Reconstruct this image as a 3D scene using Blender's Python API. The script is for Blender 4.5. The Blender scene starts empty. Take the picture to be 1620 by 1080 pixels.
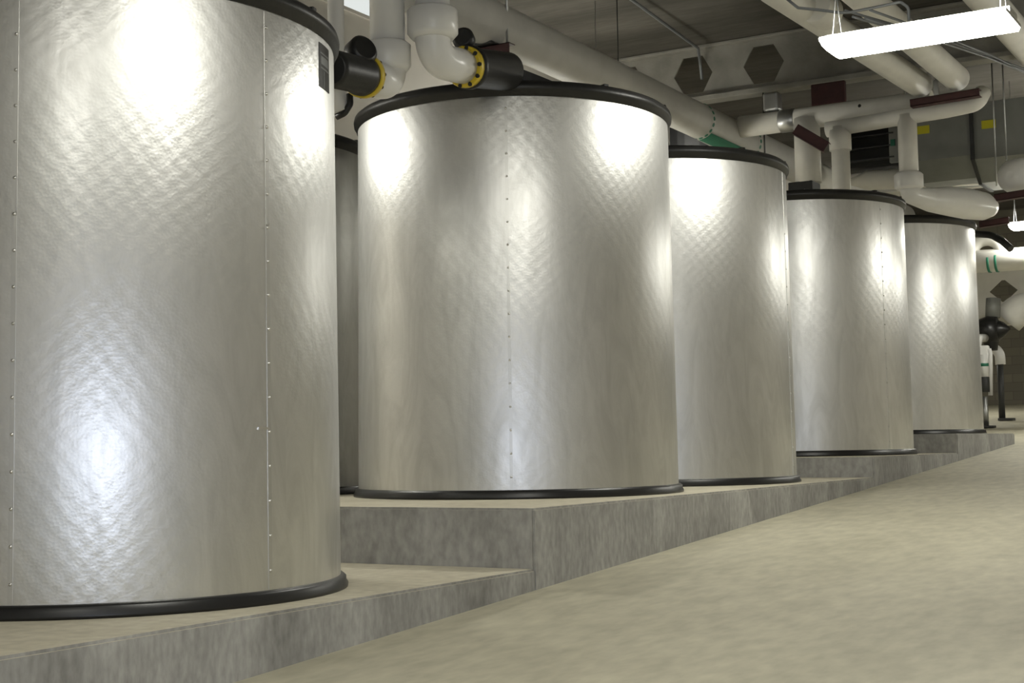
import bpy, bmesh, math, random
from mathutils import Vector, Matrix
random.seed(7)
PI = math.pi
scene = bpy.context.scene
COL = scene.collection

# ------------------------------------------------------------------ materials
def new_mat(name):
    m = bpy.data.materials.new(name); m.use_nodes = True
    nt = m.node_tree; b = nt.nodes['Principled BSDF']
    return m, nt, b

def plain(name, col, rough=.5, metal=0., noise=.0, nscale=8., bump=0., bscale=60.):
    m, nt, b = new_mat(name)
    b.inputs['Base Color'].default_value = (*col, 1)
    b.inputs['Roughness'].default_value = rough
    b.inputs['Metallic'].default_value = metal
    tc = nt.nodes.new('ShaderNodeTexCoord')
    if noise > 0:
        n = nt.nodes.new('ShaderNodeTexNoise'); n.inputs['Scale'].default_value = nscale; n.inputs['Detail'].default_value = 5
        nt.links.new(tc.outputs['Object'], n.inputs['Vector'])
        r = nt.nodes.new('ShaderNodeValToRGB')
        r.color_ramp.elements[0].position = .3; r.color_ramp.elements[1].position = .7
        r.color_ramp.elements[0].color = (*[c * (1 - noise) for c in col], 1)
        r.color_ramp.elements[1].color = (*[min(1, c * (1 + noise * .5)) for c in col], 1)
        nt.links.new(n.outputs['Fac'], r.inputs['Fac']); nt.links.new(r.outputs['Color'], b.inputs['Base Color'])
    if bump > 0:
        n2 = nt.nodes.new('ShaderNodeTexNoise'); n2.inputs['Scale'].default_value = bscale; n2.inputs['Detail'].default_value = 4
        nt.links.new(tc.outputs['Object'], n2.inputs['Vector'])
        bp = nt.nodes.new('ShaderNodeBump'); bp.inputs['Strength'].default_value = bump; bp.inputs['Distance'].default_value = .01
        nt.links.new(n2.outputs['Fac'], bp.inputs['Height']); nt.links.new(bp.outputs['Normal'], b.inputs['Normal'])
    return m

def concrete(name, c1, c2, scale, stretch=(1, 1, 1), rough=.8, spec=.3, speck=.25, bump=.15):
    m, nt, b = new_mat(name)
    b.inputs['Roughness'].default_value = rough
    b.inputs['Specular IOR Level'].default_value = spec
    tc = nt.nodes.new('ShaderNodeTexCoord')
    mp = nt.nodes.new('ShaderNodeMapping'); mp.inputs['Scale'].default_value = stretch
    nt.links.new(tc.outputs['Object'], mp.inputs['Vector'])
    n = nt.nodes.new('ShaderNodeTexNoise'); n.inputs['Scale'].default_value = scale; n.inputs['Detail'].default_value = 7; n.inputs['Roughness'].default_value = .62
    nt.links.new(mp.outputs['Vector'], n.inputs['Vector'])
    r = nt.nodes.new('ShaderNodeValToRGB')
    r.color_ramp.elements[0].position = .32; r.color_ramp.elements[1].position = .68
    r.color_ramp.elements[0].color = (*c1, 1); r.color_ramp.elements[1].color = (*c2, 1)
    nt.links.new(n.outputs['Fac'], r.inputs['Fac'])
    n2 = nt.nodes.new('ShaderNodeTexNoise'); n2.inputs['Scale'].default_value = scale * 14; n2.inputs['Detail'].default_value = 4
    nt.links.new(mp.outputs['Vector'], n2.inputs['Vector'])
    mx = nt.nodes.new('ShaderNodeMix'); mx.data_type = 'RGBA'; mx.blend_type = 'OVERLAY'; mx.inputs[0].default_value = speck
    nt.links.new(r.outputs['Color'], mx.inputs[6]); nt.links.new(n2.outputs['Fac'], mx.inputs[7])
    nt.links.new(mx.outputs[2], b.inputs['Base Color'])
    bp = nt.nodes.new('ShaderNodeBump'); bp.inputs['Strength'].default_value = bump; bp.inputs['Distance'].default_value = .008
    nt.links.new(n2.outputs['Fac'], bp.inputs['Height']); nt.links.new(bp.outputs['Normal'], b.inputs['Normal'])
    return m

def jacket_mat():
    """stucco embossed aluminium sheet: quilted diamond rows, fine grain, wiped smudges"""
    m, nt, b = new_mat('embossed_aluminium')
    N = nt.nodes; L = nt.links
    b.inputs['Metallic'].default_value = 1.
    uv = N.new('ShaderNodeUVMap'); uv.uv_map = 'sheet'
    sx = N.new('ShaderNodeSeparateXYZ'); L.new(uv.outputs['UV'], sx.inputs[0])
    def mth(op, a, bb):
        n = N.new('ShaderNodeMath'); n.operation = op
        for i, v in enumerate((a, bb)):
            if v is None: continue
            if isinstance(v, (int, float)): n.inputs[i].default_value = v
            else: L.new(v, n.inputs[i])
        return n.outputs[0]
    k = 2 * PI / .09
    u, v = sx.outputs[0], sx.outputs[1]
    wn = N.new('ShaderNodeTexNoise'); wn.inputs['Scale'].default_value = 7; wn.inputs['Detail'].default_value = 2
    L.new(uv.outputs['UV'], wn.inputs['Vector'])
    wob = mth('MULTIPLY', mth('SUBTRACT', wn.outputs['Fac'], .5), .05)
    a = mth('SINE', mth('MULTIPLY', mth('ADD', mth('ADD', u, mth('MULTIPLY', v, .82)), wob), k), None)
    c = mth('SINE', mth('MULTIPLY', mth('ADD', mth('SUBTRACT', u, mth('MULTIPLY', v, 1.15)), wob), k), None)
    quilt = mth('ADD', a, mth('MULTIPLY', c, .7))
    fine = N.new('ShaderNodeTexNoise'); fine.inputs['Scale'].default_value = 42; fine.inputs['Detail'].default_value = 3
    L.new(uv.outputs['UV'], fine.inputs['Vector'])
    vor = N.new('ShaderNodeTexVoronoi'); vor.inputs['Scale'].default_value = 75
    L.new(uv.outputs['UV'], vor.inputs['Vector'])
    big = N.new('ShaderNodeTexNoise'); big.inputs['Scale'].default_value = 2.2; big.inputs['Detail'].default_value = 2
    L.new(uv.outputs['UV'], big.inputs['Vector'])
    h = mth('ADD', mth('MULTIPLY', quilt, .00011), mth('MULTIPLY', fine.outputs['Fac'], .00022))
    h = mth('ADD', h, mth('MULTIPLY', vor.outputs['Distance'], .00022))
    h = mth('ADD', h, mth('MULTIPLY', big.outputs['Fac'], .0005))
    bp = N.new('ShaderNodeBump'); bp.inputs['Strength'].default_value = 1.; bp.inputs['Distance'].default_value = 1.
    L.new(h, bp.inputs['Height']); L.new(bp.outputs['Normal'], b.inputs['Normal'])
    # wiped smudges: stretched swirls
    mp = N.new('ShaderNodeMapping'); mp.inputs['Scale'].default_value = (2.2, .55, 1)
    L.new(uv.outputs['UV'], mp.inputs['Vector'])
    sm = N.new('ShaderNodeTexNoise'); sm.inputs['Scale'].default_value = 2.3; sm.inputs['Detail'].default_value = 7
    sm.inputs['Roughness'].default_value = .6; sm.inputs['Distortion'].default_value = 1.6
    L.new(mp.outputs['Vector'], sm.inputs['Vector'])
    r = N.new('ShaderNodeValToRGB')
    r.color_ramp.elements[0].position = .34; r.color_ramp.elements[0].color = (.65, .65, .63, 1)
    r.color_ramp.elements[1].position = .62; r.color_ramp.elements[1].color = (.78, .78, .765, 1)
    L.new(sm.outputs['Fac'], r.inputs['Fac']); L.new(r.outputs['Color'], b.inputs['Base Color'])
    rr = N.new('ShaderNodeMapRange'); rr.inputs['From Min'].default_value = .3; rr.inputs['From Max'].default_value = .7
    rr.inputs['To Min'].default_value = .39; rr.inputs['To Max'].default_value = .34
    b.inputs['Anisotropic'].default_value = .65
    tg = N.new('ShaderNodeTangent'); tg.direction_type = 'RADIAL'; tg.axis = 'Z'; L.new(tg.outputs[0], b.inputs['Tangent'])
    L.new(sm.outputs['Fac'], rr.inputs['Value']); L.new(rr.outputs[0], b.inputs['Roughness'])
    return m

def emit(name, col, s):
    m = bpy.data.materials.new(name); m.use_nodes = True; nt = m.node_tree
    nt.nodes.remove(nt.nodes['Principled BSDF'])
    e = nt.nodes.new('ShaderNodeEmission'); e.inputs['Color'].default_value = (*col, 1); e.inputs['Strength'].default_value = s
    nt.links.new(e.outputs[0], nt.nodes['Material Output'].inputs['Surface'])
    return m

M = {}
M['jacket'] = jacket_mat()
M['seam'] = plain('seam_aluminium', (.62, .615, .585), .38, 1., .1, 6)
M['rivet'] = plain('rivet_aluminium', (.8, .79, .76), .3, 1.)
M['rubber'] = plain('black_rubber', (.014, .014, .014), .42, 0, .3, 12, .1, 40)
M['black'] = plain('black_plastic', (.011, .011, .011), .34)
M['pvc'] = plain('white_pvc', (.78, .775, .755), .28, 0, .05, 5)
M['pipe'] = plain('white_pipe_jacket', (.74, .725, .67), .45, 0, .08, 4, .05, 30)
M['oldpipe'] = plain('grey_pipe_jacket', (.58, .57, .53), .5, 0, .1, 3, .05, 30)
M['yellow'] = plain('yellow_plastic', (.62, .46, .03), .4, 0, .1, 20)
M['stickyellow'] = plain('yellow_sticker', (.55, .50, .02), .5)
M['red'] = plain('red_oxide_primer', (.055, .016, .016), .55, 0, .3, 9)
M['steel'] = plain('galvanised_steel', (.55, .56, .56), .4, 1., .1, 9)
M['duct'] = plain('duct_sheet_metal', (.24, .245, .225), .55, .25, .12, 3)
M['paleduct'] = plain('pale_duct_wrap', (.68, .66, .59), .6, 0, .08, 4)
M['green'] = plain('green_marking', (.02, .17, .10), .5)
M['label'] = plain('black_label', (.012, .012, .013), .3)
M['print'] = plain('label_print', (.17, .18, .18), .4)
M['tag'] = plain('pale_tag', (.42, .43, .34), .5)
M['darkmetal'] = plain('dark_metal', (.03, .031, .03), .5)
M['void'] = plain('dark_opening', (.02, .02, .018), .9)
M['beam'] = plain('fireproofed_beam', (.26, .25, .22), .9, 0, .25, 3, .4, 25)
M['conduit'] = plain('grey_conduit', (.22, .23, .24), .45, .6)
M['wall'] = plain('pale_painted_wall', (.70, .67, .61), .8, 0, .08, 1.2)
M['floor'] = concrete('floor_concrete', (.38, .355, .265), (.49, .46, .35), .55, (1.6, .7, 1), .62, .35, .3, .12)
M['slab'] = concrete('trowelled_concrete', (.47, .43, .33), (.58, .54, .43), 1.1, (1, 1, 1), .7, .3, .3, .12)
M['formed_shaded'] = concrete('formed_shaded_concrete', (.22, .215, .203), (.41, .405, .385), 1.7, (1, 1.3, .55), .8, .25, .45, .35)  # plinth sides: darker grey than the tops, grazing light put into the colour
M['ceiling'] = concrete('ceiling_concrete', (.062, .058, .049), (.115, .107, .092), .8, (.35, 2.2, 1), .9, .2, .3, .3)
M['lens'] = emit('lit_lens', (1., .985, .89), 36.)
M['panel_face'] = emit('emissive_panel', (.95, 1., .97), .58)

def block_wall():
    m, nt, b = new_mat('masonry_wall'); N = nt.nodes; L = nt.links
    tc = N.new('ShaderNodeTexCoord'); mp = N.new('ShaderNodeMapping'); mp.inputs['Rotation'].default_value = (PI / 2, 0, 0)
    L.new(tc.outputs['Object'], mp.inputs['Vector'])
    br = N.new('ShaderNodeTexBrick'); br.inputs['Scale'].default_value = 1.
    br.inputs['Brick Width'].default_value = .4; br.inputs['Row Height'].default_value = .2; br.inputs['Mortar Size'].default_value = .008
    br.inputs['Color1'].default_value = (.18, .165, .125, 1); br.inputs['Color2'].default_value = (.145, .135, .105, 1); br.inputs['Mortar'].default_value = (.12, .11, .09, 1)
    L.new(mp.outputs['Vector'], br.inputs['Vector']); L.new(br.outputs['Color'], b.inputs['Base Color'])
    b.inputs['Roughness'].default_value = .9
    return m
M['masonry'] = block_wall()

# ------------------------------------------------------------------ builders
def ring_frame(d):
    d = d.normalized(); up = Vector((0, 0, 1)) if abs(d.z) < .9 else Vector((1, 0, 0))
    x = d.cross(up).normalized(); return x, x.cross(d).normalized()

def rounded(pts, br, n=8):
    """polyline with its corners rounded to radius br"""
    P = [Vector(p) for p in pts]; out = [P[0]]
    for i in range(1, len(P) - 1):
        a, c, e = P[i - 1], P[i], P[i + 1]
        u = (a - c).normalized(); v = (e - c).normalized()
        ang = u.angle(v)
        if ang > PI - .02: out.append(c); continue
        t = min(br / math.tan(ang / 2), (a - c).length * .49 if i > 1 else (a - c).length * .95, (e - c).length * .49 if i < len(P) - 2 else (e - c).length * .95)
        rr = t * math.tan(ang / 2); s = c + u * t; f = c + v * t
        ctr = c + (u + v).normalized() * (rr / math.sin(ang / 2))
        x = (s - ctr); y = (f - ctr); tot = x.angle(y)
        for k in range(n + 1):
            w = k / n
            out.append(ctr + (x * math.sin((1 - w) * tot) + y * math.sin(w * tot)) / math.sin(tot))
    out.append(P[-1]); return out

def add_tube(bm, pts, r, seg=20, cap=True, smooth=True):
    P = [Vector(p) for p in pts]; rs = r if isinstance(r, (list, tuple)) else [r] * len(P)
    d0 = (P[1] - P[0]).normalized(); x, y = ring_frame(d0); rings = []
    for i, p in enumerate(P):
        if i == 0: d = d0
        elif i == len(P) - 1: d = (P[i] - P[i - 1]).normalized()
        else: d = ((P[i] - P[i - 1]).normalized() + (P[i + 1] - P[i]).normalized()).normalized()
        x = (x - d * x.dot(d)).normalized(); y = d.cross(x)
        rings.append([bm.verts.new(p + (x * math.cos(2 * PI * k / seg) + y * math.sin(2 * PI * k / seg)) * rs[i]) for k in range(seg)])
    for a, b in zip(rings, rings[1:]):
        for k in range(seg):
            f = bm.faces.new((a[k], a[(k + 1) % seg], b[(k + 1) % seg], b[k])); f.smooth = smooth
    if cap:
        bm.faces.new(list(reversed(rings[0]))); bm.faces.new(rings[-1])
    return bm

def tube(pts, r, br=0., seg=20, n=8):
    bm = bmesh.new(); add_tube(bm, rounded(pts, br, n) if br else pts, r, seg); return bm

def drum(c, d, r, L, seg=28, bev=.006, bm=None):
    """short bevelled cylinder centred on c along d"""
    bm = bm or bmesh.new(); c = Vector(c); d = Vector(d).normalized(); b = min(bev, L * .3, r * .3)
    ts = [(-L / 2, r - b), (-L / 2 + b, r), (L / 2 - b, r), (L / 2, r - b)]
    return add_tube(bm, [c + d * t for t, _ in ts], [q for _, q in ts], seg)

def add_box(bm, lo, hi, bev=0.):
    r = bmesh.ops.create_cube(bm, size=1.)
    S = Matrix.Diagonal((hi[0] - lo[0], hi[1] - lo[1], hi[2] - lo[2], 1)); T = Matrix.Translation([(a + b) / 2 for a, b in zip(lo, hi)])
    bmesh.ops.transform(bm, matrix=T @ S, verts=r['verts'])
    if bev:
        es = list({e for v in r['verts'] for e in v.link_edges})
        bmesh.ops.bevel(bm, geom=es, offset=bev, segments=2, affect='EDGES', profile=.5)
    return bm
def box(lo, hi, bev=0.): return add_box(bmesh.new(), lo, hi, bev)

def bar(a, b, w, h, bev=.003):
    """rectangular bar from a to b (w across, h vertical-ish)"""
    a = Vector(a); b = Vector(b); d = b - a; L = d.length
    bm = box((-L / 2, -w / 2, -h / 2), (L / 2, w / 2, h / 2), bev)
    x, u = ring_frame(d); d.normalize(); y = u.cross(d)
    R = Matrix((d, y, u)).transposed().to_4x4()
    bmesh.ops.transform(bm, matrix=Matrix.Translation((a + b) / 2) @ R, verts=bm.verts); return bm

def channel(a, b, w, h, t=.008):
    """steel channel (open to one side) from a to b"""
    a = Vector(a); b = Vector(b); d = b - a; L = d.length
    bm = bmesh.new()
    for lo, hi in (((-L/2, -w/2, -h/2), (L/2, -w/2 + t, h/2)), ((-L/2, -w/2, h/2 - t), (L/2, w/2, h/2)), ((-L/2, -w/2, -h/2), (L/2, w/2, -h/2 + t))):
        add_box(bm, lo, hi)
    x, u = ring_frame(d); d.normalize(); y = u.cross(d)
    R = Matrix((d, y, u)).transposed().to_4x4()
    bmesh.ops.transform(bm, matrix=Matrix.Translation((a + b) / 2) @ R, verts=bm.verts); return bm

def lathe(prof, seg=96, uvname=None, smooth=True, close=False):
    bm = bmesh.new(); uvl = bm.loops.layers.uv.new(uvname) if uvname else None
    rings = [[bm.verts.new((r * math.cos(2 * PI * k / seg), r * math.sin(2 * PI * k / seg), z)) for k in range(seg)] for r, z in prof]
    for i, (a, b) in enumerate(zip(rings, rings[1:])):
        for k in range(seg):
            f = bm.faces.new((a[k], a[(k + 1) % seg], b[(k + 1) % seg], b[k])); f.smooth = smooth
            if uvl:
                us = [k, k + 1, k + 1, k]; vs = [prof[i][1], prof[i][1], prof[i + 1][1], prof[i + 1][1]]
                for lp, uu, vv in zip(f.loops, us, vs): lp[uvl].uv = (uu / seg * 2 * PI * 1.122, vv)
    if close:
        bm.faces.new(list(reversed(rings[0]))); bm.faces.new(rings[-1])
    return bm

def origin(o):
    v = Vector((0, 0, 0))
    while o is not None: v += o.location; o = o.parent
    return v

def obj(name, bm, mat, parent=None, loc=None, local=False):
    """one mesh object; shapes come in world coordinates unless local"""
    bmesh.ops.recalc_face_normals(bm, faces=bm.faces)
    me = bpy.data.meshes.new(name)
    mats = mat if isinstance(mat, (list, tuple)) else [mat]
    base = origin(parent) if parent else (Vector(loc) if loc else Vector((0, 0, 0)))
    if not local: bmesh.ops.translate(bm, vec=-base, verts=bm.verts)
    bm.to_mesh(me); bm.free()
    for m in mats: me.materials.append(m)
    o = bpy.data.objects.new(name, me); COL.objects.link(o)
    if parent: o.parent = parent
    elif loc: o.location = loc
    return o

def tag(o, label, cat, group=None):
    o['label'] = label; o['category'] = cat
    if group: o['group'] = group
    return o
def thing(name, label, cat, loc=(0, 0, 0), group=None):
    o = bpy.data.objects.new(name, None); COL.objects.link(o); o.location = loc; o.empty_display_size = .1
    return tag(o, label, cat, group)
def struct(name, bm, mat, parent=None):
    o = obj(name, bm, mat, parent)
    if not parent: o['kind'] = 'structure'
    return o
def copy_tree(o, parent=None):
    c = o.copy(); COL.objects.link(c)
    if parent: c.parent = parent
    for ch in [q for q in bpy.data.objects if q.parent == o]: copy_tree(ch, c)
    return c

# ------------------------------------------------------------------ room shell
def fz(y): return -.313 + .0562 * y            # the floor is a gentle ramp along the row of tanks
XL, XR, YN, YF, ZC = -4.2, 9., -14., 25., 5.55
def quad(bm, pts):
    return bm.faces.new([bm.verts.new(p) for p in pts])
def slab_prism(x0, x1, y0, y1, ztop, zbot):
    """box whose top and bottom follow functions of y"""
    bm = bmesh.new()
    v = [bm.verts.new((x, y, f(y))) for f in (zbot, ztop) for x, y in ((x0, y0), (x1, y0), (x1, y1), (x0, y1))]
    for f in ((3, 2, 1, 0), (4, 5, 6, 7), (0, 1, 5, 4), (1, 2, 6, 5), (2, 3, 7, 6), (3, 0, 4, 7)): bm.faces.new([v[i] for i in f])
    return bm
struct('floor', slab_prism(XL - .2, XR + .2, YN - .2, YF + .2, fz, lambda y: fz(y) - .2), M['floor'])
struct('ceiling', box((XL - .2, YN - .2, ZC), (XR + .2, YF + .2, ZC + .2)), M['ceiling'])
WZ = lambda y: fz(y) - .1
bm = slab_prism(XL - .2, XL, YN, YF, lambda y: ZC, WZ); wl = struct('wall_left', bm, M['wall'])
struct('wall_right', slab_prism(XR, XR + .2, YN, YF, lambda y: ZC, WZ), M['wall'])
struct('wall_back', slab_prism(XL - .2, XR + .2, YF, YF + .2, lambda y: ZC, WZ), M['masonry'])
struct('wall_front', slab_prism(XL - .2, XR + .2, YN - .2, YN, lambda y: ZC, WZ), M['wall'])
# pale bright panel high on the left wall, given an emissive face
w = struct('bright_panel_1', box((XL, 1.6, 5.13), (XL + .03, 4.4, 5.17), .004), M['wall'])
struct('panel_face', box((XL + .002, 1.65, 5.17), (XL + .012, 4.35, 5.5)), M['panel_face'], w)

# ------------------------------------------------------------------ concrete plinths: level steps on the ramp
FX = 1.346
def plinth(y0, y1, z, label):
    bm = slab_prism(XL + .004, FX, y0, y1, lambda y: z, lambda y: min(fz(y), z - .05) - .002)
    es = [e for e in bm.edges if all(abs(v.co.z - z) < 1e-5 for v in e.verts) and (all(abs(v.co.x - FX) < 1e-5 for v in e.verts) or all(abs(v.co.y - y0) < 1e-5 for v in e.verts))]
    es += [e for e in bm.edges if all(abs(v.co.x - FX) < 1e-5 and abs(v.co.y - y0) < 1e-5 for v in e.verts)]
    bmesh.ops.bevel(bm, geom=es, offset=.012, segments=2, affect='EDGES')
    bm.normal_update()
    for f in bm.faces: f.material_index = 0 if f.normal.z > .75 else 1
    o = obj('concrete_plinth', bm, [M['slab'], M['formed_shaded']], loc=(FX, (y0 + y1) / 2, z))
    return tag(o, label, 'plinth', 'stepped concrete plinths under the tanks')
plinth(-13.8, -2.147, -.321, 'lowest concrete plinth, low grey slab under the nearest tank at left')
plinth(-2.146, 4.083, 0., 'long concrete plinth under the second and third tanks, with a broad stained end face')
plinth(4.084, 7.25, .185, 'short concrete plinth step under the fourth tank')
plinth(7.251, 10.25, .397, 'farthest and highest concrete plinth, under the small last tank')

# ------------------------------------------------------------------ tanks
R0, TAPER, H = 1.13, .0152, 2.622
RT = R0 * (1 - TAPER)
def rad(z): return R0 + (RT - R0) * (z / H)
def jacket_strip(ang, du, z0, z1, off, n=12, nz=1):
    """thin curved strip standing just proud of the jacket"""
    bm = bmesh.new(); g = []
    for j in range(nz + 1):
        z = z0 + (z1 - z0) * j / nz
        g.append([[bm.verts.new(((rad(z) + o) * math.cos(ang + du * (i / n - .5)), (rad(z) + o) * math.sin(ang + du * (i / n - .5)), z)) for i in range(n + 1)] for o in (-.002, off)])
    for j in range(nz):
        for i in range(n):
            bm.faces.new((g[j][1][i], g[j][1][i + 1], g[j + 1][1][i + 1], g[j + 1][1][i]))
            bm.faces.new((g[j][0][i], g[j + 1][0][i], g[j + 1][0][i + 1], g[j][0][i + 1]))
        for i in (0, n): bm.faces.new((g[j][0][i], g[j][1][i], g[j + 1][1][i], g[j + 1][0][i]))
    for j in (0, nz):
        for i in range(n): bm.faces.new((g[j][0][i], g[j][0][i + 1], g[j][1][i + 1], g[j][1][i]))
    return bm
def dome(c, n, r, hgt, bm=None):
    bm = bm or bmesh.new(); n = Vector(n).normalized(); x, y = ring_frame(n); c = Vector(c)
    add_tube(bm, [c, c + n * hgt * .6, c + n * hgt], [r, r * .8, r * .25], 8); return bm

def make_tank(label):
    t = thing('storage_tank', label, 'tank', (0, 0, 0), 'insulated metal storage tanks')
    prof = [(rad(z), z) for z in [.045 + (H - .045) * i / 24 for i in range(25)]]
    obj('jacket', lathe(prof, 128, 'sheet'), M['jacket'], t, local=True)
    # black base ring with a lip
    obj('base_ring', lathe([(R0 - .06, 0), (R0 + .034, 0), (R0 + .036, .014), (R0 + .026, .030), (R0 + .026, .046), (R0 + .014, .056), (R0 - .004, .058)], 128), M['black'], t, local=True)
    obj('top_rim', lathe([(RT - .01, H - .035), (RT + .010, H - .035), (RT + .013, H - .004), (RT + .027, H + .002), (RT + .030, H + .026), (RT + .024, H + .050), (RT + .004, H + .066), (RT - .10, H + .070), (RT - .2, H + .066)], 128), M['rubber'], t, local=True)
    obj('lid', lathe([(RT - .16, H + .060), (RT - .3, H + .072), (.5, H + .095), (.12, H + .10), (.02, H + .10)], 96, close=True), M['rubber'], t, local=True)
    for k in range(9):
        a = 2 * PI * (k + .35) / 9
        c = Vector((math.cos(a), math.sin(a), 0)); s = Vector((-c.y, c.x, 0))
        bm = box((-.055, -.02, 0), (.02, .02, .018), .005)
        bmesh.ops.transform(bm, matrix=Matrix.Translation(c * (RT - .01) + Vector((0, 0, H + .061))) @ Matrix((c, s, Vector((0, 0, 1)))).transposed().to_4x4(), verts=bm.verts)
        obj('rim_clip', bm, M['rubber'], t, local=True)
    return t
def add_seam(t, deg):
    a = math.radians(deg)
    bm = jacket_strip(a, .018, .06, H - .04, .0020, 2, 12)
    s = obj('seam_strip', bm, M['jacket'], t, local=True)
    for k in range(17):
        z = .14 + k * .148
        c = Vector((math.cos(a) * (rad(z) + .002), math.sin(a) * (rad(z) + .002), z))
        bm = dome((0, 0, 0), (math.cos(a), math.sin(a), 0), .0075, .006)
        r = obj('rivet', bm, M['rivet'], s, local=True); r.location = c
spec = [((0, -3.931, -.321), 'nearest and largest metal tank filling the left, with small black label near its top', (-5.3, -61.2)),
        ((0, 0, 0), 'second metal tank, on the plinth corner in the middle of the picture', (-61.9,)),
        ((.0, 2.436, 0), 'third metal tank, standing close beside the middle tank on the same plinth', (6.9,)),
        ((.01, 6.08, .185), 'fourth metal tank, below the black box and white upright pipe', (-22.6,)),
        ((-.05, 9.632, .397), 'fifth and smallest metal tank, at far right end of the row', (-75,)),
        ((-2.45, -.3, 0), 'metal tank in the back row, a sliver seen between the two largest tanks', (20,))]
proto = make_tank(spec[0][1])
tanks = [proto] + [copy_tree(proto) for _ in spec[1:]]
for t, (loc, lab, seams) in zip(tanks, spec):
    t.location = loc; t['label'] = lab
    for d in seams: add_seam(t, d)
t1 = tanks[0]
def lid_header(t, s0, s1, h0, h1):
    rt = Vector((.86, .51, 0)); n = Vector((.51, -.86, 0)); bm = bmesh.new(); prev = None; N = 6
    for i in range(N + 1):
        q = s0 + (s1 - s0) * i / N; hh = h0 + (h1 - h0) * i / N
        f = n * math.sqrt(.99 ** 2 - q * q) + rt * q; b = f - n * .3
        z0 = Vector((0, 0, H + .05)); z1 = z0 + Vector((0, 0, hh))
        cur = [bm.verts.new(v) for v in (f + z0, f + z1, b + z1, b + z0)]
        if prev:
            for k in range(4): bm.faces.new((prev[k], prev[(k + 1) % 4], cur[(k + 1) % 4], cur[k]))
        else: bm.faces.new(cur)
        prev = cur
    bm.faces.new(list(reversed(prev)))
    obj('lid_header', bm, M['black'], t, local=True)
lid_header(tanks[1], -.06, .31, .17, .03)
lid_header(tanks[2], .02, .38, .19, .03)
lid_header(tanks[4], -.50, -.22, .14, .04)
# black label with grey print on the nearest tank
a0 = math.radians(21.)
lb = obj('label_plate', jacket_strip(a0, .135, 2.345, 2.555, .004, 10), M['label'], t1, local=True)
obj('printed_mark', jacket_strip(a0, .10, 2.455, 2.495, .0050, 8), M['print'], lb, local=True)
for k, (z0, z1) in enumerate(((2.505, 2.512), (2.435, 2.442))):
    obj('printed_line', jacket_strip(a0 + .004 * k, .115, z0, z1, .0050, 8), M['print'], lb, local=True)
obj('printed_line', jacket_strip(a0 - .012, .006, 2.345, 2.43, .0050, 2), M['print'], lb, local=True)
# bright horizontal nick by the seam of the nearest tank
obj('dented_edge', jacket_strip(math.radians(-7.0), .055, .742 + .0, .752, .006, 6), M['rivet'], t1, local=True)

# ------------------------------------------------------------------ pipes between the first two tanks
def riser(name, label, path, r, coup, fit0, fit1, fr, knob):
    """white riser: pipe, coupling, elbow, yellow union nut with holes, black rubber connector and cap"""
    t = thing(name, label, 'pipe', path[0], 'white risers with yellow union nuts')
    top, corner, end = [Vector(p) for p in path]
    d = (end - corner).normalized()
    obj('pipe', tube([top, Vector((top.x, top.y, coup[1] - .02))], r, seg=28), M['pvc'], t)
    cb = bmesh.new(); zc = (coup[0] + coup[1]) / 2; L = coup[1] - coup[0]
    rr = coup[2]
    add_tube(cb, [(top.x, top.y, coup[1]), (top.x, top.y, coup[1] - .015), (top.x, top.y, coup[0] + .035), (top.x, top.y, coup[0])], [rr - .018, rr, rr, rr - .03], 32)
    obj('coupling', cb, M['pvc'], t)
    e = tube([(top.x, top.y, coup[0] + .01), corner, end], r * 1.02, r * 1.5, 28, 10)
    obj('elbow', e, M['pvc'], t)
    f0, f1 = Vector(fit0), Vector(fit1); fd = (f1 - f0).normalized()
    n = obj('union_nut', drum(f0 - fd * .012, fd, r * 1.22, .05), M['yellow'], t)
    x, y = ring_frame(fd)
    for k in range(10):
        a = 2 * PI * k / 10
        c = f0 - fd * .036 + (x * math.cos(a) + y * math.sin(a)) * r * 1.11
        obj('nut_hole', drum(c, fd, r * .13, .012, 10, .001), M['void'], n)
    L = (f1 - f0).length
    cn = add_tube(bmesh.new(), [f0 + fd * .004, f0 + fd * .012, f0 + fd * .05, f0 + fd * .07, f1 - fd * .03, f1], [fr - .02, fr, fr, fr - .012, fr - .012, fr - .03], 32)
    c = obj('rubber_connector', cn, M['rubber'], t)
    if knob: obj('cap', drum(knob[0], knob[1], knob[2], knob[3], 24, .02), M['rubber'], t)
    return t
riser('white_riser', 'white pipe riser left of the middle tank, elbow turned towards the nearest tank',
      [(.25, -1.9, ZC), (.25, -1.9, 2.52), (.262, -2.15, 2.505)], .106, (2.585, 2.76, .140),
      (.264, -2.17, 2.50), (.37, -2.62, 2.43), .118, ((.285, -2.22, 2.625), (.62, -.25, .18), .088, .12))
riser('white_riser', 'white pipe riser with broad collar above the middle tank, elbow running to its rim',
      [(.51, -1.8, ZC), (.51, -1.8, 2.64), (.553, -1.52, 2.655)], .104, (2.765, 2.95, .153),
      (.556, -1.50, 2.657), (.55, -.97, 2.745), .135, ((.414, -1.30, 2.90), (.35, -.9, .1), .07, .10))
t = thing('white_riser', 'white upright pipe with a black strap, half hidden by the right edge of nearest tank', 'pipe', (-.52, -1.4, 2.6), 'plain pipes behind the first tank')
obj('pipe', tube([(-.52, -1.4, ZC), (-.52, -1.4, 2.72), (-.46, -1.42, 2.52)], .055, .1, 24), M['pvc'], t)
obj('strap', tube([(-.397, -1.42, 2.64), (-.392, -1.42, 2.575), (-.43, -1.43, 2.517), (-.49, -1.44, 2.497)], .022, .04, 12), M['rubber'], t)
tag(obj('junction_box', box((.375, -.78, 2.69), (.455, -.73, 2.89), .006), M['tag'], loc=(.415, -.75, 2.69)), 'small pale box standing on the lid of the middle tank beside the black connector', 'box')

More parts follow.
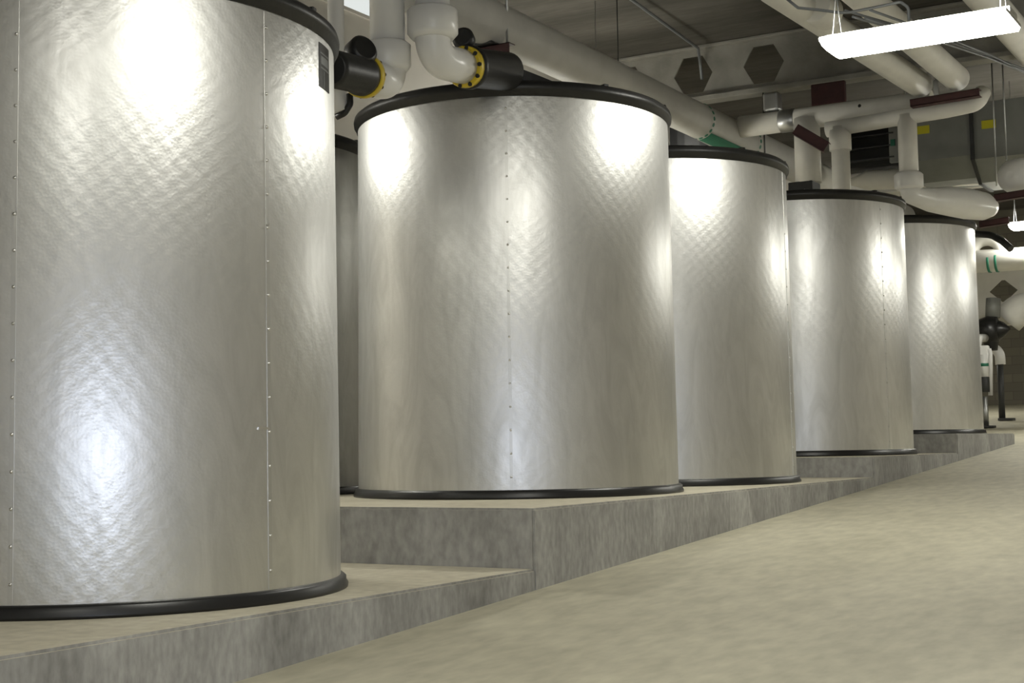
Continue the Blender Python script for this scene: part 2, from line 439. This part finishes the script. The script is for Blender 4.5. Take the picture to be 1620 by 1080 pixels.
# ------------------------------------------------------------------ big insulated main along the row, on its hangers
BX, BZ, BR = -1.52, 4.20, .215
t = thing('main_pipe', 'thick grey white insulated pipe running above the whole row of tanks', 'pipe', (BX, 0, BZ))
obj('pipe', tube([(BX, -9, BZ), (BX, 16, BZ)], BR, seg=40), M['oldpipe'], t)
for y in (7.0, 8.55):
    nb = obj('marking_band', add_tube(bmesh.new(), [(BX, y - .05, BZ), (BX, y + .05, BZ)], BR + .003, 40, False), M['oldpipe'], t)
    for k in range(18):
        a = 2 * PI * k / 18; c = Vector((BX, y, BZ)) + Vector((math.cos(a), 0, math.sin(a))) * (BR + .004)
        obj('printed_patch', drum(c, (math.cos(a), 0, math.sin(a)), .026, .006, 8, .001), M['green'], nb)
bm = bmesh.new(); n = 6; rows = []
for j in range(2):
    rows.append([bm.verts.new((BX + (BR + .006) * math.cos(math.radians(a)), 7.05 + j * 1.45, BZ + (BR + .006) * math.sin(math.radians(a)))) for a in [-92 + 46 * i / n for i in range(n + 1)]])
for i in range(n): bm.faces.new((rows[0][i], rows[0][i + 1], rows[1][i + 1], rows[1][i]))
ex = bmesh.ops.extrude_face_region(bm, geom=bm.faces[:]); bmesh.ops.translate(bm, vec=(.004, 0, -.004), verts=[v for v in ex['geom'] if isinstance(v, bmesh.types.BMVert)])
obj('marking_strip', bm, M['green'], t)
def strut_hanger(label, y, x0, x1, z):
    t = thing('pipe_hanger', label, 'hanger', ((x0 + x1) / 2, y, z), 'red steel hangers')
    obj('channel_bar', channel((x0, y, z), (x1, y, z), .11, .10), M['red'], t)
    for x in (x0 + .05, x1 - .05):
        obj('rod', tube([(x, y, z - .1), (x, y, ZC)], .012, seg=10), M['steel'], t)
        obj('nut', drum((x, y, z - .065), (0, 0, 1), .028, .03, 6, .003), M['steel'], t)
    obj('saddle', box((BX - .15, y - .12, z + .05), (BX + .10, y + .12, z + .075), .01), M['darkmetal'], t)
    return t
strut_hanger('dark red channel hanger under the thick pipe, above the middle tank', 2.2, -2.12, -1.28, 3.925)
def rod(label, x, y, z0, z1, r=.01, grp='thin hanger rods', m='darkmetal'):
    return tag(obj('hanger_rod', tube([(x, y, z0), (x, y, z1)], r, seg=10), M[m], loc=(x, y, z0)), label, 'rod', grp)
rod('thin upright rod from ceiling to thick pipe, above right of the middle tank', BX, 4.87, BZ + BR - .01, ZC, .006)
rod('thin upright rod hanging from the beam flange above the third tank', -1.22, 8.45, 3.75, 4.80)

# ------------------------------------------------------------------ castellated steel beam across the room
def hex_beam(label, y, z0, z1, zf, hexes, hw, hh, x0, x1, mat='beam', flat=.5):
    """deep beam along X whose web has hexagonal openings; hexes = centre xs"""
    t = thing('castellated_beam', label, 'beam', ((x0 + x1) / 2, y, z0))
    bm = bmesh.new(); zc = (z0 + z1) / 2; th = .012
    xs = sorted(hexes); cells = []
    edges = [x0] + [(a + b) / 2 for a, b in zip(xs, xs[1:])] + [x1]
    for i, c in enumerate(xs):
        l, r = edges[i], edges[i + 1]
        hexp = [(c - hw, zc), (c - hw * flat, zc - hh), (c + hw * flat, zc - hh), (c + hw, zc), (c + hw * flat, zc + hh), (c - hw * flat, zc + hh)]
        A, B, Cc, D, E_, F_ = hexp
        polys = [[(l, z0), (r, z0), Cc, B], [(l, z1), F_, E_, (r, z1)], [(l, z0), B, A, (l, zc)], [(l, zc), A, F_, (l, z1)], [(r, z0), (r, zc), D, Cc], [(r, zc), (r, z1), E_, D]]
        for p in polys:
            vs = [bm.verts.new((q[0], y, q[1])) for q in p]; bm.faces.new(vs)
    bmesh.ops.remove_doubles(bm, verts=bm.verts, dist=1e-4)
    ex = bmesh.ops.extrude_face_region(bm, geom=bm.faces[:])
    bmesh.ops.translate(bm, vec=(0, th * 2, 0), verts=[v for v in ex['geom'] if isinstance(v, bmesh.types.BMVert)])
    obj('web', bm, M[mat], t)
    obj('bottom_flange', box((x0, y - .11, z0 - zf), (x1, y + .13, z0), .01), M[mat], t)
    obj('top_flange', box((x0, y - .11, z1), (x1, y + .13, z1 + .04), .01), M[mat], t)
    return t
hb = [-2.20 + .98 * k for k in (-1, 0, 1)]
hex_beam('deep grey beam with hexagonal web openings, crossing under the ceiling', 8.5, 4.87, ZC - .045, .07, hb, .275, .245, XL, XR)
hb2 = [-.09 + 1.1 * k for k in range(-3, 8)]
hex_beam('far pale beam with a dark diamond opening, at right beyond the last tank', 17.0, 2.50, 3.30, .2, hb2, .24, .19, XL, 3.2, 'paleduct', .12)

# conduit on the ceiling running to the beam
tag(obj('ceiling_conduit', tube([(-1.76, 1, 5.50), (-1.80, 5.0, 5.48), (-1.93, 8.05, 5.40), (-2.06, 8.42, 5.30), (-2.06, 8.46, 5.10)], .02, .12, 10), M['conduit'], loc=(-1.8, 5, 5.45)), 'thin conduit running along the ceiling and bending down on the hexagon beam', 'conduit')

# ------------------------------------------------------------------ cross pipes P1, P2 with their drop legs
YP = 7.9
t = thing('cross_pipe', 'upper white cross pipe with steel clamp and a drop leg onto a black box', 'pipe', (0, YP, 4.267), 'white cross pipes over the fourth tank')
obj('pipe', tube([(BX + BR - .02, YP, 4.267), (1.05, YP, 4.267)], .133, 0, 28), M['pipe'], t)
lg = obj('drop_leg', tube([(-.455, YP - .04, 4.25), (-.455, YP - .04, 3.46)], .158, seg=28), M['pipe'], t)
obj('box_fitting', box((-.665, YP - .19, 3.0), (-.36, YP + .12, 3.465), .012), M['rubber'], lg)
obj('clamp', drum((-.70, YP, 4.267), (1, 0, 0), .139, .2, 28), M['steel'], t)
obj('plug', drum((.23, YP - .13, 4.30), (0, -1, 0), .02, .02, 12), M['void'], t)
t = thing('cross_pipe', 'lower white cross pipe with rounded elbow end and two drop legs', 'pipe', (.6, YP, 4.09), 'white cross pipes over the fourth tank')
obj('pipe', tube([(-.16, YP - .19, 4.05), (1.25, YP - .19, 4.10), (1.60, YP - .19, 4.13), (1.64, YP - .06, 4.28)], .093, .11, 24), M['pipe'], t)
l1 = obj('drop_leg', tube([(0., YP - .19, 4.06), (0., YP - .19, 2.9)], .108, seg=24), M['pipe'], t)
obj('sleeve', tube([(0., YP - .19, 4.02), (0., YP - .19, 3.78)], .13, seg=24), M['pipe'], l1)
l2 = obj('drop_leg', tube([(.80, YP - .19, 4.10), (.80, YP - .19, 3.25)], .11, seg=24), M['pipe'], t)
obj('coupling', drum((.795, YP - .19, 3.325), (0, 0, 1), .165, .2, 28, .03), M['pvc'], l2)
# the fat white body sweeping over the last tank
p = [Vector(q) for q in ((.80, 7.71, 3.30), (.81, 7.76, 3.17), (.96, 8.0, 3.13), (1.10, 8.2, 3.13), (1.25, 8.55, 3.13), (1.37, 8.85, 3.13), (1.42, 9.0, 3.13), (1.45, 9.12, 3.13))]
rs = [.13, .12, .14, .17, .185, .17, .12, .04]
obj('elbow_body', add_tube(bmesh.new(), p, rs, 28), M['pvc'], t)

# red channels
def red_bar(label, a, b, w=.1, h=.095):
    m = (Vector(a) + Vector(b)) / 2
    return tag(obj('steel_channel', channel(a, b, w, h), M['red'], loc=m), label, 'channel', 'red primed steel channels')
ch = red_bar('long dark red channel carrying the ends of two parallel pipes', (.905, 7.53, 4.18), (1.68, 7.53, 4.203), .12, .085)
red_bar('short slanting dark red channel in front of the upright pipe', (-.42, 7.36, 4.02), (-.07, 7.42, 3.77), .12, .13)
red_bar('dark red channel at the right edge, below the round white pipe end', (1.50, 8.95, 3.225), (2.2, 8.95, 3.27), .12, .085)
red_bar('lower dark red channel right of the smallest tank top', (1.10, 9.9, 3.06), (1.465, 9.9, 3.085), .1, .08)
tag(obj('steel_plate', box((-.57, 8.40, 4.53), (-.14, 8.48, 4.80), .01), M['red'], loc=(-.33, 8.3, 4.5)), 'dark red square plate under the hexagon beam above the cross pipes', 'plate')
tag(obj('valve_actuator', box((-1.0, 7.82, 4.40), (-.80, 8.0, 4.64), .03), M['steel'], loc=(-.9, 7.9, 4.40)), 'small grey box on the upper cross pipe near third tank', 'box')

# ------------------------------------------------------------------ parallel pipes along the ceiling
def long_pipe(label, x, z, y0, y1, r, elbow=None, mat='pipe'):
    t = thing('ceiling_pipe', label, 'pipe', (x, y1, z), 'parallel white ceiling pipes')
    pts = [(x, y0, z), (x, y1, z)] if not elbow else elbow + [(x, y1, z)]
    bm = bmesh.new(); P = rounded(pts, .25, 8) if elbow else [Vector(q) for q in pts]
    e = P[-1]; P = P[:-1] + [e - Vector((0, .10, 0)), e - Vector((0, .05, 0)), e - Vector((0, .015, 0)), e]
    rs = [r] * (len(P) - 3) + [r * .9, r * .6, r * .2]
    add_tube(bm, P, rs, 28); obj('pipe', bm, M[mat], t)
    return t
a = long_pipe('left one of two parallel white pipes passing behind the bright lamp', .99, 4.41, 0, 7.72, .145, [(.55, 2.5, ZC - .2), (.80, 3.2, 4.41)])
obj('fitting_sleeve', drum((.965, 4.15, 4.41), (.05, 1, 0), .165, .34), M['pipe'], a)
b = long_pipe('right one of two parallel white pipes passing behind the bright lamp', 1.405, 4.425, 1.0, 7.72, .145)
c = long_pipe('white ceiling pipe in the top right corner, right of the bright lamp', 2.08, 4.82, 1.0, 10.2, .17)
tag(obj('pipe_post', bar((1.19, 7.55, 4.24), (1.19, 7.55, 4.42), .04, .05), M['steel'], loc=(1.19, 7.55, 4.24)), 'small steel stub between the two pipe ends on the red channel', 'bracket')

t = thing('pipe_end', 'round white pipe end at the right edge above a red channel', 'pipe', (1.69, 9.2, 3.51))
bm = bmesh.new(); add_tube(bm, [(1.665, 9.03, 3.51), (1.67, 9.06, 3.51), (1.68, 9.12, 3.51), (1.72, 9.24, 3.51), (1.95, 9.5, 3.53), (2.6, 10.0, 3.55)], [.05, .14, .20, .235, .235, .235], 32)
obj('pipe', bm, M['pvc'], t)

# sheet metal ducts
t = thing('air_duct', 'dark grey sheet metal duct with yellow stickers at upper right', 'duct', (.9, 10.8, 4.1))
def duct_body(x0, x1, y0, y1, z0, z1, drop):
    bm = bmesh.new()
    pr = [(y0, z0), (y0, z1), (y1 + .6, z1), (y1 + .6, z0 - drop), (y1 - .1, z0 - drop)]
    v = [[bm.verts.new((x, y, z)) for y, z in pr] for x in (x0, x1)]
    for i in range(5): bm.faces.new((v[0][i], v[0][(i + 1) % 5], v[1][(i + 1) % 5], v[1][i]))
    bm.faces.new(v[0]); bm.faces.new(list(reversed(v[1]))); return bm
for x in (.3, 1.6, 2.6): obj('hanger_strap', box((x - .015, 11.2, 4.7), (x + .015, 11.21, ZC)), M['steel'], t)
obj('duct_section', duct_body(.10, .895, 10.5, 11.0, 4.09, 4.80, .24), M['duct'], t)
obj('duct_section', duct_body(.93, 2.9, 10.52, 11.0, 4.03, 4.78, .26), M['duct'], t)
obj('flange_seam', duct_body(.89, .935, 10.47, 11.0, 4.02, 4.82, .27), M['darkmetal'], t)
obj('sticker', box((.20, 10.492, 4.45), (.36, 10.499, 4.56)), M['stickyellow'], t)
obj('sticker', box((1.04, 10.510, 4.42), (1.22, 10.519, 4.53)), M['stickyellow'], t)
bm = box((.70, 10.80, 3.93), (.88, 10.94, 3.937)); obj('sticker', bm, M['stickyellow'], t)
bm = None
t = thing('louvered_unit', 'dark louvered housing between the two drop legs', 'housing', (-.5, 11.1, 4.2))
for x in (-1.05, -.2): obj('hanger_rod', tube([(x, 11.4, 4.9), (x, 11.4, ZC)], .01, seg=8), M['steel'], t)
obj('housing_back', box((-1.1, 11.15, 4.22), (-.10, 11.6, 4.95), .01), M['void'], t)
for k in range(4): obj('blade', bar((-1.05, 11.1, 4.30 + .17 * k), (-.28, 11.1, 4.30 + .17 * k), .12, .02), M['darkmetal'], t)
obj('side_post', box((-.35, 11.05, 4.22), (-.18, 11.14, 4.95), .008), M['duct'], t)
tag(obj('green_tag', box((-.32, 11.03, 4.45), (-.26, 11.045, 4.54), .002), M['green'], loc=(-.29, 11.04, 4.5)), 'small green tag on the dark housing between the drop legs', 'tag')
tag(obj('round_duct', tube([(-1.0, 11.3, 4.05), (-.75, 11.3, 4.05), (1.6, 11.45, 3.95)], [.04, .14, .16], 0, 28), M['paleduct'], loc=(0, 11.3, 4.0)), 'pale round duct lying below the dark housing behind the drop legs', 'duct')
tag(obj('wall_duct', box((-2.2, 14.5, 4.40), (4.0, 15.0, 4.52), .02), M['paleduct'], loc=(1.0, 14.7, 4.4)), 'pale flat duct behind the last tank, under the grey duct', 'duct')

# far equipment to the right of the last tank
t = thing('banded_pipe', 'white horizontal pipe with green ring marks, right of the last tank', 'pipe', (.9, 13, 2.96))
banded = t
obj('pipe', tube([(XL + .005, 13, 3.03), (XR - .005, 13, 2.85)], .168, seg=32), M['pipe'], t)
for x in (.545, .655): obj('ring_mark', drum((x, 13, 2.955), (1, 0, -.012), .171, .035, 32, .002), M['green'], t)
tag(obj('black_hose', tube([(.22, 10.55, 3.13), (.50, 11.0, 3.13), (.76, 11.2, 3.13), (.96, 11.2, 3.10), (1.12, 11.1, 2.99), (1.25, 11.0, 2.86)], .048, .2, 14), M['rubber'], loc=(.9, 11.2, 3.0)), 'black curved hose arching over the white banded pipe', 'hose')
obj('bypass_bend', tube([(.27, 13., 2.98), (.32, 13., 3.285), (.68, 13., 3.285), (.75, 13., 2.98)], .10, .2, 24), M['pipe'], banded)
# pump with stands
t = thing('valve', 'black rounded valve body at far right beyond the last tank', 'valve', (-.1, 15.9, 1.95))
bm = bmesh.new(); add_tube(bm, [(-.30, 15.9, 2.12), (-.26, 15.9, 2.13), (-.12, 15.9, 2.14), (.02, 15.9, 2.15), (.05, 15.9, 2.15)], [.12, .21, .25, .21, .12], 24)
obj('body', bm, M['black'], t)
obj('outlet_flange', tube([(-.02, 15.9, 2.14), (.10, 15.85, 2.15), (.22, 15.8, 2.15)], [.19, .13, .03], 0, 20), M['black'], t)
obj('lower_port', tube([(-.12, 15.9, 2.1), (-.10, 15.9, 1.80)], [.17, .10], 0, 20), M['black'], t)
obj('neck', tube([(-.07, 15.95, 2.36), (-.05, 15.98, 2.68)], .12, seg=20), M['duct'], t)
tag(obj('big_pipe_bend', tube([(.10, 16.3, 2.33), (.30, 16.3, 2.52), (2.6, 16.3, 2.52)], .26, .3, 28), M['pipe'], loc=(.5, 16.3, 2.5)), 'big white pipe bend right of the black valve', 'pipe')
def stand(name, label, x, y, ztop, r, el, foot):
    t = thing(name, label, 'pipe stand', (x, y, fz(y)), 'pipe stands beyond the last tank')
    obj('post', tube([(x, y, fz(y) + .02), (x, y, ztop)], r, seg=14), M['darkmetal'], t)
    obj('foot', box((x - .05, y - .12, fz(y)), (x + foot, y + .12, fz(y) + .045), .008), M['darkmetal'], t)
    obj('elbow', el, M['pvc'], t); return t
stand('pipe_stand', 'black post stand with white elbow on top, farthest right', -.20, 17., 1.66, .055,
      tube([(-.42, 17, 1.93), (-.20, 17, 1.90), (-.19, 17, 1.62)], .088, .18, 20), .20)
t = thing('pipe_stand', 'white pipe leg with a black sleeve, right beside the last tank', 'pipe stand', (.05, 14.5, fz(14.5)), 'pipe stands beyond the last tank')
obj('post', tube([(.07, 14.5, fz(14.5) + .02), (.07, 14.5, 1.0)], .045, seg=14), M['steel'], t)
obj('sleeve', drum((.075, 14.5, 1.19), (0, 0, 1), .075, .24, 20), M['darkmetal'], t)
obj('upper_pipe', tube([(.075, 14.5, 1.3), (.075, 14.5, 1.66)], .07, seg=16), M['pvc'], t)
obj('green_band', drum((.075, 14.5, 1.50), (0, 0, 1), .073, .05, 16, .002), M['green'], t)
obj('foot', box((.0, 14.38, fz(14.5)), (.20, 14.62, fz(14.5) + .04), .008), M['darkmetal'], t)
t = thing('pipe_loop', 'white pipe loop hanging beside the last tank, behind the leg', 'pipe', (.1, 15.0, 1.6))
obj('header', box((-.5, 14.97, 1.60), (.06, 15.05, 1.84), .03), M['pvc'], t)
obj('drop_pipe', tube([(.055, 15., 1.78), (.075, 15., 1.70), (.05, 15., 1.03)], .035, .05, 14), M['pvc'], t)
obj('bend', tube([(-.15, 15.01, 1.75), (-.12, 15.02, 1.96), (-.14, 15.6, 2.0)], .07, .1, 18), M['pvc'], t)

# ------------------------------------------------------------------ lamps (pendant wraparound fixtures)
def make_lamp(label, x0, x1, y, zb, hang=True):
    t = thing('pendant_lamp', label, 'lamp', ((x0 + x1) / 2, y, zb), 'pendant fluorescent lamps')
    prof = [(-.235, .055), (-.235, .030), (-.19, .008), (-.10, 0.), (.12, 0.), (.20, .008), (.235, .030), (.235, .055)]
    bm = bmesh.new(); v = [[bm.verts.new((x, y + a, zb + b)) for a, b in prof] for x in (x0 + .012, x1 - .012)]
    for i in range(len(prof) - 1): bm.faces.new((v[0][i], v[1][i], v[1][i + 1], v[0][i + 1]))
    bm.faces.new(v[0]); bm.faces.new(list(reversed(v[1])))
    obj('lens', bm, M['lens'], t)
    obj('housing', box((x0, y - .11, zb + .056), (x1, y + .11, zb + .10), .006), M['pvc'], t)
    for x in (x0, x1 - .01): obj('end_cap', box((x, y - .225, zb + .034), (x + .01, y + .225, zb + .058), .002), M['pvc'], t)
    for x in (x0 + .06, x1 - .06):
        bm = tube([(x, y - .10, zb + .10), (x, y, zb + .42), (x, y, ZC)], .004, seg=6)
        add_tube(bm, [(x, y + .10, zb + .10), (x, y, zb + .42)], .004, 6)
        obj('hanger_wire', bm, M['steel'], t)
    return t
def turn(t, deg=90):
    t.rotation_euler.z = math.radians(deg)
make_lamp('bright pendant lamp at upper right, large and close', 2.19, 3.40, .53, 2.955)
make_lamp('bright lamp tip at the far right edge beyond the last tank', .92, 2.2, 12.75, 3.36)
make_lamp('pendant lamp over the aisle before the nearest tank', 3.3, 4.5, -5.4, 2.9)
make_lamp('pendant lamp in the back aisle left of the middle tank', -3.5, -2.3, -1.95, 2.95)
turn(make_lamp('pendant lamp over the right side of the aisle by the fourth tank', 4.2, 5.4, 7.5, 2.70))
turn(make_lamp('pendant lamp over the far right aisle', 4.2, 5.4, 12.1, 2.80))
make_lamp('unseen fill lamp added at the far end of the right aisle', 3.8, 5.0, 19.0, 3.7)  # unseen, added to brighten the floor beyond the last tank
make_lamp('unseen fill lamp added by the far wall in the back aisle', -2.6, -1.4, 19.5, 3.8)  # unseen, added to light the far end of the room
make_lamp('unseen fill lamp added in the back aisle behind the fourth tank', -3.5, -2.3, 6.0, 3.0)  # extra lamp out of view, added to raise the ambient level
make_lamp('pendant lamp over the aisle behind the viewpoint', 4.1, 5.3, -10.3, 3.6)
tag(obj('lamp_conduit', tube([(1.29, 2.2, 3.96), (1.41, 2.2, 3.84), (1.56, 2.2, 3.80), (1.76, 2.2, 3.74), (1.84, 2.2, 3.73), (2.04, 2.2, 3.735), (2.243, 2.2, 3.744), (2.30, 2.2, 3.69), (2.302, 2.2, 3.588), (2.302, 2.1, 3.45)], .012, .05, 8), M['conduit'], loc=(1.8, 2.2, 3.7)), 'thin grey conduit looping above the bright lamp', 'conduit')
for k in range(4):
    dx, dz = (.03, -.02, .05, -.05)[k], (.0, .03, .06, .09)[k]
    tag(obj('hanging_cable', tube([(1.9 + dx * 2, 2.2, 3.66 + dz), (2.116 + dx, 4.0, 3.855 + dz * .8), (2.25 + dx * .5, 5.2, 3.98 + dz * .5), (2.37 - dx * .3, 6.4, 4.09 + dz * .25), (2.66, 9.0 + .06 * k, 4.35)], .011, .8, 8), M['conduit'], loc=(2.2, 4.6, 3.9)), 'thin grey cable in the bundle sagging behind the bright lamp', 'cable', 'sagging grey cables')
rod('thin rod hanging in front of the grey duct, left one of two', 1.43, 9.4, 3.45, ZC, .009, 'rods before the grey duct', 'steel')
rod('thin rod hanging in front of the grey duct, right one of two', 1.56, 9.4, 3.76, ZC, .009, 'rods before the grey duct', 'steel')

# ------------------------------------------------------------------ camera, flash, world
CAMPOS = Vector((5.17736808, -8.8457566, .32940786))
F = Vector((-.50631179, .85924849, .07307809)); Rr = Vector((.86083038, .50863069, -.01630557)); U = Vector((.05118029, -.05465214, .99719292))
cam = bpy.data.cameras.new('camera'); co = bpy.data.objects.new('camera', cam); COL.objects.link(co)
mw = Matrix((Rr, U, -F)).transposed().to_4x4(); mw.translation = CAMPOS; co.matrix_world = mw
cam.sensor_width = 36.; cam.lens = 2273.93 / 1620 * 36.; cam.clip_start = .05; cam.clip_end = 200
scene.camera = co
fl = bpy.data.lights.new('camera_flash', 'POINT'); fl.energy = 100.; fl.color = (.74, .82, 1.); fl.shadow_soft_size = .05
fo = bpy.data.objects.new('camera_flash', fl); COL.objects.link(fo); fo.location = CAMPOS + U * .10 - F * .05
wd = bpy.data.worlds.new('world'); scene.world = wd; wd.use_nodes = True
wd.node_tree.nodes['Background'].inputs['Color'].default_value = (.05, .05, .05, 1); wd.node_tree.nodes['Background'].inputs['Strength'].default_value = .2
vs = scene.view_settings
vs.view_transform = 'Standard'; vs.look = 'None'; vs.exposure = .46; vs.gamma = 1.; vs.use_curve_mapping = False
